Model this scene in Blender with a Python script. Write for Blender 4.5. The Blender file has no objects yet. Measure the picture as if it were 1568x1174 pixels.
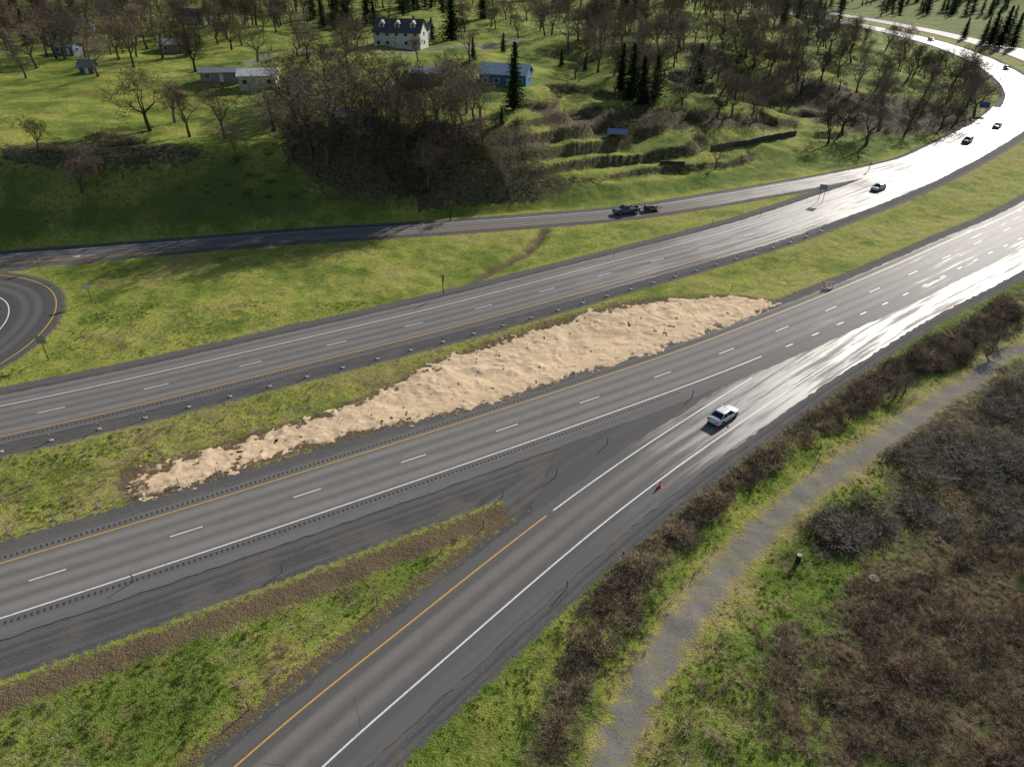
import bpy, math, random
import numpy as np
from mathutils import Vector, Matrix

random.seed(7); rng = np.random.default_rng(7)
scene = bpy.context.scene
scene.view_settings.view_transform = 'Standard'
scene.view_settings.look = 'None'
scene.view_settings.exposure = 0

# ------------------------------------------------------------------ camera
CH = 50.6; PIT = math.radians(32.3); FL = 1088.0
SP, CP = math.sin(PIT), math.cos(PIT)
cd = bpy.data.cameras.new("drone_camera"); cam = bpy.data.objects.new("drone_camera", cd)
scene.collection.objects.link(cam)
cam.location = (0, 0, CH); cam.rotation_euler = (math.pi/2-PIT, 0, 0)
cd.sensor_width = 36; cd.lens = 36*FL/1568; cd.clip_end = 9000; cd.clip_start = 1
scene.camera = cam

# ------------------------------------------------------------------ light
SAZ, SEL = math.radians(37), math.radians(26)
sd = Vector((math.sin(SAZ)*math.cos(SEL), math.cos(SAZ)*math.cos(SEL), math.sin(SEL)))
sl = bpy.data.lights.new("sun", 'SUN'); so = bpy.data.objects.new("sun", sl)
scene.collection.objects.link(so)
sl.energy = 5.0; sl.angle = math.radians(0.5); sl.color = (1.0, 0.94, 0.85)
so.rotation_mode = 'QUATERNION'; so.rotation_quaternion = sd.to_track_quat('Z', 'Y')
so.location = (100, 100, 200)
w = bpy.data.worlds.new("World"); scene.world = w; w.use_nodes = True
wn = w.node_tree; bg = wn.nodes['Background']
sky = wn.nodes.new('ShaderNodeTexSky'); sky.sky_type = 'NISHITA'; sky.sun_disc = False
sky.sun_elevation = SEL; sky.sun_rotation = SAZ
wn.links.new(sky.outputs[0], bg.inputs[0]); bg.inputs[1].default_value = 0.085

# ------------------------------------------------------------------ helpers
def sstep(a, b, x):
    t = np.clip((x-a)/(b-a), 0, 1); return t*t*(3-2*t)

_perm = np.random.default_rng(3).random((256, 256))
def vn(x, y, s, k=0):
    x = np.asarray(x, float)/s+k*17.3; y = np.asarray(y, float)/s+k*9.7
    xi = np.floor(x).astype(int); yi = np.floor(y).astype(int)
    fx = x-xi; fy = y-yi; fx = fx*fx*(3-2*fx); fy = fy*fy*(3-2*fy)
    a = _perm[xi & 255, yi & 255]; b = _perm[(xi+1) & 255, yi & 255]
    c = _perm[xi & 255, (yi+1) & 255]; d = _perm[(xi+1) & 255, (yi+1) & 255]
    return (a*(1-fx)+b*fx)*(1-fy)+(c*(1-fx)+d*fx)*fy

def G(px, py):
    """survey reading -> ground metres on the z=0 datum"""
    u = px-784; v = py-587; D = FL*SP+v*CP; Fw = FL*CP-v*SP
    return (CH*u/D, CH*Fw/D)

def smooth_poly(pts, step=1.0, sig=5.0):
    p = np.array(pts, float)
    out = []
    q = np.vstack([2*p[0]-p[1], p, 2*p[-1]-p[-2]])
    for i in range(1, len(q)-2):
        p0, p1, p2, p3 = q[i-1], q[i], q[i+1], q[i+2]
        n = max(2, int(np.linalg.norm(p2-p1)/step))
        t = np.linspace(0, 1, n, endpoint=False)[:, None]
        out.append(.5*((2*p1)+(-p0+p2)*t+(2*p0-5*p1+4*p2-p3)*t**2+(-p0+3*p1-3*p2+p3)*t**3))
    out.append(q[-2][None]); o = np.vstack(out)
    L = np.r_[0, np.cumsum(np.linalg.norm(np.diff(o, axis=0), axis=1))]
    s = np.arange(0, L[-1], step)
    o = np.c_[np.interp(s, L, o[:, 0]), np.interp(s, L, o[:, 1])]
    if sig > 0:
        r = int(3*sig/step); k = np.exp(-.5*(np.arange(-r, r+1)*step/sig)**2); k /= k.sum()
        e0 = o[0]+(o[0]-o[1])*np.arange(r, 0, -1)[:, None]; e1 = o[-1]+(o[-1]-o[-2])*np.arange(1, r+1)[:, None]
        e = np.vstack([e0, o, e1])
        o = np.c_[np.convolve(e[:, 0], k, 'valid'), np.convolve(e[:, 1], k, 'valid')]
    return o

def normals(p):
    t = np.gradient(p, axis=0); t /= np.linalg.norm(t, axis=1)[:, None]
    return np.c_[-t[:, 1], t[:, 0]]
def offs(p, d): return p+normals(p)*np.asarray(d).reshape(-1, 1) if np.ndim(d) else p+normals(p)*d

def lat(X, Y, poly):
    best = np.full(X.shape, 1e9); sg = np.ones(X.shape)
    for i in range(len(poly)-1):
        ax, ay = poly[i]; bx, by = poly[i+1]; dx, dy = bx-ax, by-ay; l2 = dx*dx+dy*dy
        t = np.clip(((X-ax)*dx+(Y-ay)*dy)/l2, 0, 1)
        ex = X-ax-t*dx; ey = Y-ay-t*dy; d = ex*ex+ey*ey
        m = d < best
        best = np.where(m, d, best); sg = np.where(m, np.sign(dx*ey-dy*ex), sg)
    return np.sqrt(best)*sg
def polysdf(X, Y, poly):
    poly = np.array(poly); n = len(poly)
    best = np.full(X.shape, 1e9); ins = np.zeros(X.shape, bool)
    for i in range(n):
        ax, ay = poly[i]; bx, by = poly[(i+1) % n]; dx, dy = bx-ax, by-ay; l2 = dx*dx+dy*dy+1e-9
        t = np.clip(((X-ax)*dx+(Y-ay)*dy)/l2, 0, 1)
        d = (X-ax-t*dx)**2+(Y-ay-t*dy)**2; best = np.minimum(best, d)
        c = ((ay > Y) != (by > Y)) & (X < (bx-ax)*(Y-ay)/((by-ay) if abs(by-ay) > 1e-9 else 1e-9)+ax)
        ins ^= c
    return np.where(ins, -1, 1)*np.sqrt(best)

# ------------------------------------------------------------------ alignments
gp = lambda L: [G(*a) for a in L]
A = smooth_poly([(-150, -14), (-110, 8), (-75, 29), (-54, 40.9)]+gp([(75, 880), (287, 814), (474, 754), (637, 701), (780, 654), (904, 612), (1012, 575), (1108, 540), (1190, 507), (1270, 474), (1350, 440), (1420, 408), (1500, 370), (1568, 340)])+
    [(130, 163), (155, 188), (180, 218), (203, 252), (224, 295), (240, 340), (252, 390), (258, 450), (256, 510), (245, 580), (225, 650), (190, 740)], 1, 6)
B = smooth_poly([(-180, 22), (-140, 40), (-95, 57)]+gp([(80, 628), (240, 592), (385, 557), (518, 525), (632, 498), (742, 470), (842, 443), (1130, 365), (1220, 336), (1400, 268), (1530, 200)])+
    [(176.8, 258), (197, 292), (214, 335), (226, 380), (233, 430), (232, 490), (222, 560), (200, 640), (165, 730)], 1, 7)
bm = B[(B[:, 0] > 108) & (B[:, 1] < 262)]
bo = offs(bm, 5.5)[::12]
E = smooth_poly([(-240, 85), (-160, 108), (-115, 118)]+gp([(0, 397), (190, 383), (450, 362), (640, 351), (830, 337), (940, 328), (1050, 313), (1250, 279), (1330, 263)])+[tuple(a) for a in bo], 1, 5)
am = A[(A[:, 0] > 72) & (A[:, 1] < 420)]
ao = offs(am, -8.6)
DR = smooth_poly([(-52, -18), (-30, 8)]+gp([(493, 1174), (640, 1045), (800, 905), (925, 800), (1030, 720), (1108, 665), (1250, 570), (1400, 480)])+[tuple(a) for a in ao[::12]], 1, 3.5)
RC = offs(DR, 2.45)
LOOP = smooth_poly([(-150, 92), (-128, 99), (-112, 105), (-101, 111), (-90.5, 112.3), (-81.5, 108.5), (-76.4, 102), (-74.2, 95), (-74.2, 87), (-78, 79), (-86, 71), (-100, 62)], 1, 2)
DITCH = smooth_poly(gp([(835, 352), (805, 385), (750, 415), (700, 448), (560, 482), (430, 502)]), 2, 2)
K = [(-900, -60), (-400, 40), (-240, 93), (-160, 116), (-115, 125), (-94, 129), (-73, 133), (-43, 140), (-19, 144), (6, 151), (38, 162.5), (70, 180), (100, 200), (125, 219), (150, 243), (170, 270), (188, 302), (202, 340), (212, 385), (218, 430), (216, 490), (206, 555), (184, 635), (120, 760), (-100, 1000), (-900, 1500)]

# ------------------------------------------------------------------ terrain grid
def graded(lo, hi, dmin, a, b, ga, gb):
    mid = np.arange(lo, hi+1e-6, dmin); up = []; s = dmin; x = mid[-1]
    while x < b: s *= gb; x += s; up.append(x)
    dn = []; s = dmin; x = lo
    while x > a: s *= ga; x -= s; dn.append(x)
    return np.r_[dn[::-1], mid, up]
xs = graded(-72, 112, .5, -3500, 3500, 1.03, 1.022)
ys = graded(22, 128, .5, -1500, 4500, 1.06, 1.009)
X, Y = np.meshgrid(xs, ys)
sub = lambda p, n=7: p[::n] if (len(p)-1) % n == 0 else np.vstack([p[::n], p[-1]])
near = (Y < 760) & (np.abs(X) < 420)
def latn(poly):
    out = np.full(X.shape, 500.0); out[near] = lat(X[near], Y[near], poly); return out
lA, lB, lE, lR, lL = latn(sub(A)), latn(sub(B)), latn(sub(E)), latn(sub(RC, 5)), latn(sub(LOOP, 3))
lK = lat(X, Y, K)
dD = np.abs(latn(sub(DITCH, 3)))
band = lambda l, a, b: np.abs(l-(a+b)/2)-(b-a)/2
gA = band(lA, -11.0, 7.2)
gB = band(lB, -8.4, 9.0)
gE = band(lE, -4.7, 4.6)
gR = band(lR, -6.6, 4.6)
gL = band(lL, -5.4, 4.8)
gore = polysdf(X, Y, gp([(730, 735), (900, 660), (1060, 600), (1100, 620), (900, 735), (790, 800), (765, 765)]))
grav = np.minimum.reduce([gA, gB, gE, gR, gL, gore])
Wd = 16+sstep(-12, 95, X)*86
tt = np.clip(lK/Wd, 0, 1)
prof = tt*tt*(3-2*tt)*.35+tt*.65
hill = 14.8*prof+0.014*np.maximum(lK-Wd, 0)
hill = np.where(lK > 0, hill, 0); hill = np.minimum(hill, 27)
terr = sstep(2, 18, lK)*sstep(-6, 14, X)*(1-sstep(95, 140, X))*(1-sstep(80, 130, lK))*sstep(.25, .5, vn(X, Y, 22, 17))
hw_ = hill+((vn(X, Y, 30, 14)-.5)*7+(vn(X, Y, 11, 18)-.5)*2.5)*terr
st = hw_/3.1; stf = np.floor(st)+sstep(.7, 1, st-np.floor(st)); hill = hill*(1-.85*terr)+stf*3.1*.85*terr
hb = sstep(4, 30, lK)
hill = hill+hb*((vn(X, Y, 34, 1)-.5)*4+(vn(X, Y, 13, 2)-.5)*1.6)+sstep(1, 6, lK)*(vn(X, Y, 4.5, 13)-.5)*.8
R = np.hypot(X, Y)
far = sstep(650, 2300, R)*110*(.6+.8*vn(X, Y, 420, 3))
damp = sstep(0, 3.5, grav)
drop = np.where((lR < 0) & (lA < 0) & near, -1.4*sstep(6.3, 13, -lR), 0)
med = np.where((lA > 0) & (lB < 0), -.5*sstep(0, 6, grav), 0)
Z = hill+far+drop+med+damp*((vn(X, Y, 9, 4)-.5)*.5+(vn(X, Y, 1.9, 5)-.5)*.24+(vn(X, Y, .9, 6)-.5)*.14)
Z -= damp*.8*np.exp(-(dD/1.3)**2)
gz = np.hypot(np.gradient(hill, ys, axis=0), np.gradient(hill, xs, axis=1))

def Hs(x, y):
    x = np.asarray(x, float); y = np.asarray(y, float)
    i = np.clip(np.searchsorted(xs, x)-1, 0, len(xs)-2); j = np.clip(np.searchsorted(ys, y)-1, 0, len(ys)-2)
    fx = np.clip((x-xs[i])/(xs[i+1]-xs[i]), 0, 1); fy = np.clip((y-ys[j])/(ys[j+1]-ys[j]), 0, 1)
    return (Z[j, i]*(1-fx)+Z[j, i+1]*fx)*(1-fy)+(Z[j+1, i]*(1-fx)+Z[j+1, i+1]*fx)*fy
def gs(Fld, x, y):
    i = np.clip(np.searchsorted(xs, x), 0, len(xs)-1); j = np.clip(np.searchsorted(ys, y), 0, len(ys)-1)
    return Fld[j, i]
def P(px, py):
    """survey reading -> point on the terrain (x,y,z)"""
    u = px-784; v = py-587
    d = np.array([u, FL*CP-v*SP, -(FL*SP+v*CP)]); d /= np.linalg.norm(d)
    t = np.r_[np.arange(20, 500, .5), np.arange(500, 3000, 3)]
    p = d[None]*t[:, None]; zz = CH+p[:, 2]; g = zz-Hs(p[:, 0], p[:, 1])
    k = np.argmax(g < 0)
    if k == 0: k = len(t)-1
    a, b = g[k-1], g[k]; tk = t[k-1]+(t[k]-t[k-1])*a/(a-b+1e-9)
    q = d*tk; return (q[0], q[1], float(Hs(q[0], q[1])))
PP = lambda L: [P(*a)[:2] for a in L]

PATH = smooth_poly(PP([(905, 1230), (930, 1174), (985, 1050), (1050, 950), (1105, 878), (1180, 800), (1260, 735), (1350, 675), (1440, 612), (1500, 578), (1568, 530)])+[(105, 92), (150, 125), (220, 170)], 1, 2.5)
DRIVE = smooth_poly(PP([(380, 98), (440, 78), (520, 84), (600, 82), (700, 70), (800, 60)]), 2, 3)
lP = latn(sub(PATH, 4)); lV = latn(sub(DRIVE, 4))
bpolys = [
 [(800, 1174), (860, 1000), (930, 870), (1030, 765), (1190, 640), (1400, 530), (1568, 440), (1568, 505), (1420, 575), (1210, 690), (1090, 785), (1010, 890), (910, 1040), (870, 1174)],
 [(1370, 690), (1470, 620), (1568, 560), (1700, 600), (1700, 820), (1568, 830), (1480, 850), (1390, 800)],
 [(1275, 1010), (1320, 900), (1400, 850), (1568, 800), (1700, 800), (1700, 1174), (1290, 1174)],
 [(1230, 800), (1330, 760), (1400, 830), (1330, 860), (1250, 850)],
 [(430, 190), (720, 190), (740, 250), (660, 310), (520, 300), (440, 250)],
 [(0, 225), (150, 215), (330, 240), (200, 262), (0, 250)],
 [(780, 160), (1000, 165), (1190, 180), (1190, 200), (1000, 205), (850, 205)],
 [(1200, 110), (1500, 170), (1480, 200), (1380, 210), (1250, 190)],
 [(700, 200), (800, 190), (860, 240), (760, 290)],
 [(1140, 960), (1230, 900), (1290, 1000), (1280, 1174), (1150, 1174)],
]
brown = np.full(X.shape, 50.0)
bp_g = [PP(b) for b in bpolys]
for i_, b in enumerate(bp_g):
    s_ = polysdf(X[near], Y[near], b)
    if i_ == 9: s_ = s_+2.0
    if i_ in (1, 2): s_ = s_-1.5
    brown[near] = np.minimum(brown[near], s_)
brown = np.where((lK > 2) & (X > -20), np.minimum(brown, np.clip((.5-gz)*9, -1.0, 50)), brown)
brown = np.where(lK > 2, np.minimum(brown, 2.3+(vn(X, Y, 16, 70)-.5)*3), brown)
brown = np.where((lR < -9) & (lA < 0), np.minimum(brown, 2.0+(vn(X, Y, 6, 71)-.5)*4), brown)
dirtA = np.where(X < 10, np.abs(lA+12.9)-1.5, 50.0)
dirtA = np.minimum(dirtA, dD-1.0)
dirtA = np.minimum(dirtA, np.where(lR > 0, np.abs(lR-5.0)-.9, 50))
dirtA = np.minimum(dirtA, np.where(lK > 2, np.clip((.85-gz)*12, .2, 50), 50))
for o_ in (15.6, 17.3, 20.5, 22.2): dirtA = np.minimum(dirtA, np.where((X < -8) & (lR > 6.5) & (lA < 0), np.abs(lA+o_+1.2*np.sin(X*.13+o_*.3))+.35, 50))
STRAW = PP([(190, 738), (215, 768), (330, 735), (420, 698), (560, 662), (700, 632), (800, 605), (900, 572), (1010, 535), (1110, 500), (1192, 464), (1130, 454), (1040, 458), (960, 466), (860, 492), (760, 525), (660, 562), (560, 612), (480, 642), (390, 668), (290, 700), (200, 722)])
sS = np.full(X.shape, 50.0); sS[near] = polysdf(X[near], Y[near], STRAW)
dirtA = np.minimum(dirtA, sS-1.0)
yel = np.exp(-np.maximum(grav, 0)/4.0)*.9
yel = np.maximum(yel, np.exp(-np.maximum(np.abs(lP)-1.3, 0)/1.6)*1.1)
yel = np.maximum(yel, np.where((lA > 0) & (lB < 0), .8, 0))
yel = np.maximum(yel, np.where((lE < 0) & (lB > 0), .62, 0))
yel = np.where((lR < -6) & (np.abs(lP) > 4), np.minimum(yel, .35), yel)
yel = np.where(lK > 6, .5, yel)
dry = np.where((lA > 0) & (lB < 0), .55+.25*sstep(20, -20, X), 0)+np.exp(-np.maximum(np.abs(lP)-1.3, 0)/1.1)*.8
dry = dry+np.where((lR < -12) & (lA < 0), .42, 0)+np.where((lE < 0) & (lB > 0), .40, 0)+np.where((lR > 4) & (lA < -8), .42, 0)+np.where(lK > 6, .15, 0)
latm = np.where(np.abs(lA) < np.abs(lB), lA, lB+40); latm = np.where(np.abs(lR) < np.minimum(np.abs(lA), np.abs(lB)), lR-40, latm)

def make_obj(name, me, mats=(), parent=None, coll=None):
    o = bpy.data.objects.new(name, me)
    (coll or scene.collection).objects.link(o)
    for m in mats: me.materials.append(m)
    if parent: o.parent = parent
    return o
def grid_mesh(name, V, nx, ny, mask=None):
    idx = np.arange(nx*ny).reshape(ny, nx)
    F = np.stack([idx[:-1, :-1], idx[:-1, 1:], idx[1:, 1:], idx[1:, :-1]], -1).reshape(-1, 4)
    if mask is not None:
        F = F[mask.reshape(-1)]
        used = np.unique(F); mp = -np.ones(len(V), int); mp[used] = np.arange(len(used)); V = V[used]; F = mp[F]
    me = bpy.data.meshes.new(name)
    me.vertices.add(len(V)); me.vertices.foreach_set('co', V.astype(np.float32).ravel())
    me.loops.add(F.size); me.loops.foreach_set('vertex_index', F.astype(np.int32).ravel())
    me.polygons.add(len(F)); me.polygons.foreach_set('loop_start', np.arange(0, F.size, 4, dtype=np.int32))
    me.polygons.foreach_set('use_smooth', np.ones(len(F), bool))
    me.update(calc_edges=True); me.validate()
    return me

# ------------------------------------------------------------------ materials
class M:
    def __init__(s, name, rough=.9, spec=.3):
        s.m = bpy.data.materials.new(name); s.m.use_nodes = True; s.nt = s.m.node_tree
        s.b = s.nt.nodes['Principled BSDF']; s.b.inputs['Roughness'].default_value = rough
        s.b.inputs['Specular IOR Level'].default_value = spec
        s.out = s.nt.nodes['Material Output']; s._p = None
    def node(s, t, **k):
        n = s.nt.nodes.new(t)
        for a, b in k.items(): setattr(n, a, b)
        return n
    def set(s, sock, v):
        if isinstance(v, bpy.types.NodeSocket): s.nt.links.new(v, sock)
        elif isinstance(v, tuple) and len(v) == 3 and sock.type == 'RGBA': sock.default_value = (*v, 1)
        else: sock.default_value = v
    def pos(s):
        if s._p is None: s._p = s.node('ShaderNodeNewGeometry').outputs['Position']
        return s._p
    def noise(s, scale, detail=4, rough=.6, vec=None):
        n = s.node('ShaderNodeTexNoise'); n.inputs['Scale'].default_value = scale
        n.inputs['Detail'].default_value = detail; n.inputs['Roughness'].default_value = rough
        s.set(n.inputs['Vector'], vec or s.pos()); return n.outputs[0]
    def mr(s, v, a, b, c=0., d=1.):
        n = s.node('ShaderNodeMapRange', interpolation_type='SMOOTHSTEP'); s.set(n.inputs[0], v)
        for i, q in enumerate((a, b, c, d)): n.inputs[i+1].default_value = q
        return n.outputs[0]
    def mix(s, f, a, b, bt='MIX'):
        n = s.node('ShaderNodeMix', data_type='RGBA', blend_type=bt)
        s.set(n.inputs[0], f); s.set(n.inputs[6], a); s.set(n.inputs[7], b); return n.outputs[2]
    def ma(s, op, a, b=0.):
        n = s.node('ShaderNodeMath', operation=op); s.set(n.inputs[0], a); s.set(n.inputs[1], b); return n.outputs[0]
    def attr(s, name):
        n = s.node('ShaderNodeAttribute'); n.attribute_name = name; return n.outputs['Fac']
    def col(s, v): s.set(s.b.inputs['Base Color'], v); return s
    def bump(s, h, st=.5, dist=.1):
        n = s.node('ShaderNodeBump'); n.inputs['Distance'].default_value = dist
        s.set(n.inputs['Strength'], st)
        s.set(n.inputs['Height'], h); s.nt.links.new(n.outputs[0], s.b.inputs['Normal'])
    def scalevec(s, v, x, y, z):
        n = s.node('ShaderNodeVectorMath', operation='MULTIPLY'); s.set(n.inputs[0], v); n.inputs[1].default_value = (x, y, z); return n.outputs[0]
def simple(name, c, rough=.6, spec=.4, var=.25, scale=3., metal=0):
    m = M(name, rough, spec); n = m.noise(scale, 3)
    m.col(m.mix(m.mr(n, .3, .7), tuple(a*(1-var) for a in c), tuple(min(1, a*(1+var*.6)) for a in c)))
    m.b.inputs['Metallic'].default_value = metal
    return m.m
def foliage(name, c1, c2, trans=.35):
    m = M(name, .8, .1); oi = m.node('ShaderNodeObjectInfo').outputs['Random']
    n = m.noise(1.3, 0); f = m.ma('ADD', m.ma('MULTIPLY', oi, .6), m.ma('MULTIPLY', n, .5))
    c = m.mix(m.mr(f, .2, .8), c1, c2); m.col(c)
    if trans:
        t = m.node('ShaderNodeBsdfTranslucent'); m.set(t.inputs[0], c); mx = m.node('ShaderNodeMixShader')
        mx.inputs[0].default_value = trans
        m.nt.links.new(m.b.outputs[0], mx.inputs[1]); m.nt.links.new(t.outputs[0], mx.inputs[2]); m.nt.links.new(mx.outputs[0], m.out.inputs[0])
    return m.m

# ground
g = M("grass_ground_material", .95, .1)
n2 = g.noise(.22, 4, .65); n3 = g.noise(1.6, 3, .7); n4 = g.noise(7, 2, .7); n5 = g.noise(.9, 2); n1 = g.noise(.07, 3, .6); n6 = g.noise(13, 2, .8)
green = g.mix(g.mr(n3, .3, .7), (.065, .10, .018), (.15, .22, .032))
green = g.mix(g.mr(n4, .4, .75), green, (.21, .28, .055))
yg = g.mix(g.mr(n3, .3, .7), (.23, .265, .04), (.45, .44, .10))
yf = g.ma('ADD', g.attr('yel'), g.ma('MULTIPLY', g.ma('SUBTRACT', n2, .5), 1.9)); yf = g.ma('ADD', yf, g.ma('MULTIPLY', g.ma('SUBTRACT', n1, .5), 2.2))
base = g.mix(g.mr(yf, .1, .95), green, yg)
dr = g.mix(g.mr(n4, .3, .7), (.19, .14, .065), (.42, .34, .19))
df = g.ma('ADD', g.attr('dry'), g.ma('MULTIPLY', g.ma('SUBTRACT', n5, .5), 2.2)); df = g.ma('ADD', df, g.ma('MULTIPLY', g.ma('SUBTRACT', n1, .5), 2.4))
base = g.mix(g.ma('MULTIPLY', g.mr(df, .4, 1.15), .8), base, dr)
base = g.mix(g.ma('MULTIPLY', g.mr(n2, .54, .7, 0, .75), g.mr(n4, .3, .6)), base, (.14, .115, .045))
bw = g.mix(g.mr(n3, .35, .65), (.045, .034, .022), (.18, .135, .085))
bw = g.mix(g.ma('MULTIPLY', g.mr(n5, .5, .62), .75), bw, (.09, .125, .028))
bf = g.ma('SUBTRACT', g.ma('MULTIPLY', g.ma('SUBTRACT', n5, .5), 8.), g.attr('brown'))
base = g.mix(g.mr(bf, -.8, .8), base, bw)
di = g.mix(g.mr(n4, .3, .7), (.075, .048, .034), (.20, .14, .10))
dfc = g.ma('SUBTRACT', g.ma('MULTIPLY', g.ma('SUBTRACT', n3, .5), 5.), g.attr('dirt'))
base = g.mix(g.ma('MULTIPLY', g.mr(dfc, -.4, .5), .9), base, di)
cxn = g.node('ShaderNodeCombineXYZ'); g.set(cxn.inputs[0], g.attr('latm')); g.set(cxn.inputs[1], g.ma('MULTIPLY', n2, .8))
strk = g.noise(1.7, 3, .7, cxn.outputs[0])
gv = g.mix(g.mr(n6, .35, .65), (.065, .063, .062), (.20, .194, .188))
gv = g.mix(g.mr(strk, .4, .62, 0, .6), gv, (.06, .058, .06))
gv = g.mix(g.ma('MULTIPLY', g.mr(n2, .45, .65), .35), gv, (.18, .155, .13))
gf = g.ma('SUBTRACT', g.ma('MULTIPLY', g.ma('SUBTRACT', n3, .5), 2.8), g.attr('grav')); gm_ = g.mr(gf, -.25, .25)
base = g.mix(gm_, base, gv)
pf = g.ma('SUBTRACT', g.ma('MULTIPLY', g.ma('SUBTRACT', n5, .5), 3.2), g.attr('path')); pm_ = g.mr(pf, -.5, .5)
gp2 = g.mix(g.mr(n6, .35, .65), (.13, .122, .11), (.30, .285, .26))
gp2 = g.mix(g.ma('MULTIPLY', g.mr(n3, .5, .6), .6), gp2, (.27, .24, .09))
base = g.mix(pm_, base, gp2)
g.col(base)
bs = g.ma('SUBTRACT', .8, g.ma('MULTIPLY', g.ma('MAXIMUM', gm_, pm_), .65))
g.bump(g.ma('ADD', g.ma('MULTIPLY', n3, .6), g.ma('MULTIPLY', n4, .45)), bs, .35)

me = grid_mesh("grass_ground", np.c_[X.ravel(), Y.ravel(), Z.ravel()], len(xs), len(ys))
for nm, fld in (('grav', grav), ('brown', brown), ('dirt', dirtA), ('yel', yel), ('dry', dry), ('latm', latm), ('path', np.minimum(np.abs(lP)-1.15, np.abs(lV)-2.2))):
    a = me.attributes.new(nm, 'FLOAT', 'POINT'); a.data.foreach_set('value', fld.astype(np.float32).ravel())
make_obj("grass_ground", me, [g.m])

# asphalt
def asphalt(name, lanes, wetbias=0., dark=1., x0=5., x1=75., rmin=.42, rbase=.64):
    m = M(name, .55, .5)
    uv = m.node('ShaderNodeUVMap').outputs[0]
    sx = m.node('ShaderNodeSeparateXYZ'); m.set(sx.inputs[0], uv); u = sx.outputs[0]
    st = m.noise(1., 3, .6, m.scalevec(uv, .9, .012, 1)); st2 = m.noise(1., 4, .7, m.scalevec(uv, 1.3, .05, 1))
    big = m.noise(.05, 2); fine = m.noise(9, 2, .8); med_ = m.noise(.6, 3)
    tr = None
    for c in lanes:
        for q in (-.9, .9):
            d = m.ma('ABSOLUTE', m.ma('SUBTRACT', u, c+q)); t = m.mr(d, .1, .95, 1, 0)
            tr = t if tr is None else m.ma('MAXIMUM', tr, t)
    c = m.mix(m.mr(st, .3, .7), (.15*dark, .142*dark, .137*dark), (.205*dark, .195*dark, .187*dark))
    if tr: c = m.mix(m.ma('MULTIPLY', tr, m.mr(st2, .2, .8, .45, .75)), c, (.335*dark, .31*dark, .283*dark))
    c = m.mix(m.ma('MULTIPLY', m.mr(fine, .4, .7), .25), c, (.10, .10, .10))
    c = m.mix(m.mr(med_, .5, .8, 0, .3), c, (.09, .09, .09))
    m.col(c)
    sp = m.node('ShaderNodeSeparateXYZ'); m.set(sp.inputs[0], m.pos())
    wx = m.mr(sp.outputs[0], x0, x1)
    wet = m.ma('ADD', m.ma('MULTIPLY', wx, .35), m.ma('MULTIPLY', m.ma('SUBTRACT', st2, .5), 2.8))
    wet = m.ma('ADD', wet, m.ma('MULTIPLY', m.ma('SUBTRACT', big, .5), 1.0)); wet = m.ma('ADD', wet, wetbias)
    wm = m.ma('MULTIPLY', m.mr(wet, .15, .75), m.mr(sp.outputs[0], x0-3, x0+12))
    rb = m.ma('SUBTRACT', .85, m.ma('MULTIPLY', wx, .85-rbase))
    mm = m.node('ShaderNodeMix', data_type='FLOAT'); m.set(mm.inputs[0], wm); m.set(mm.inputs[2], rb); mm.inputs[3].default_value = rmin
    m.set(m.b.inputs['Roughness'], mm.outputs[0])
    m.set(m.b.inputs['Specular IOR Level'], m.ma('ADD', .25, m.ma('MULTIPLY', wm, .55)))
    m.bump(fine, .2, .02)
    return m.m
mA = asphalt("highway_asphalt_main", [-1.83, 1.83], -.32, .92, 5, 90, .47, .66); mB = asphalt("highway_asphalt_far", [-1.83, 1.83, 5.5], .2, .85)
mE = asphalt("ramp_asphalt", [0], .2, .75, 20, 80); mR = asphalt("onramp_asphalt", [0], .12, .74, 6, 30, .47, .66); mLp = asphalt("loop_asphalt", [0], -.2, .5)
mGo = asphalt("gore_asphalt", [], -.2, .55, 10, 60)

def ribbon(name, poly, d0, d1, z, mats, nseg=6, jit=0., parent=None, step=1):
    p = poly[::step]; n = len(p); N_ = normals(p); d0 = np.broadcast_to(d0, n) if np.ndim(d0) == 0 else d0[::step]; d1 = np.broadcast_to(d1, n) if np.ndim(d1) == 0 else d1[::step]
    L = np.r_[0, np.cumsum(np.linalg.norm(np.diff(p, axis=0), axis=1))]
    V = []; U = []
    for k in range(nseg+1):
        t = k/nseg; d = d0*(1-t)+d1*t
        if jit and k in (0, nseg): d = d+(rng.random(n)-.5)*jit
        q = p+N_*d[:, None]; V.append(np.c_[q, np.full(n, z)]); U.append(np.c_[d, L])
    V = np.stack(V, 1).reshape(-1, 3); U = np.stack(U, 1).reshape(-1, 2)
    me = grid_mesh(name, V, nseg+1, n)
    li = np.zeros(len(me.loops), np.int32); me.loops.foreach_get('vertex_index', li)
    uvl = me.uv_layers.new(name='UVMap'); uvl.data.foreach_set('uv', U[li].astype(np.float32).ravel())
    if len(me.polygons) and me.polygons[0].normal.z < 0: me.flip_normals()
    return make_obj(name, me, mats, parent)
ZA, ZR, ZE, ZL, ZG = .044, .036, .034, .026, .022; ZM = ZA+.007
ribbon("highway_carriageway", A, -6.4, 5.2, ZA, [mA], 8, .25)
ribbon("highway_carriageway", B, -5.6, 6.6, ZA, [mB], 8, .25)
ribbon("off_ramp_road", E, -3.3, 3.3, ZE, [mE], 4, .25)
ribbon("on_ramp_road", RC[RC[:, 1] < 420], -4.9, 3.6, ZR, [mR], 6, .3)
ribbon("loop_ramp_road", LOOP, -4.2, 4.0, ZL, [mLp], 4, .15)
El = E[E[:, 0] < -45]
ribbon("off_ramp_turn_lane", El, -3.0-3.4*(1-sstep(-90, -55, El[:, 0])), -2.9, ZG, [mE], 2)
gi = np.where((RC[:, 0] > 4) & (RC[:, 0] < 60))[0]
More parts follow.
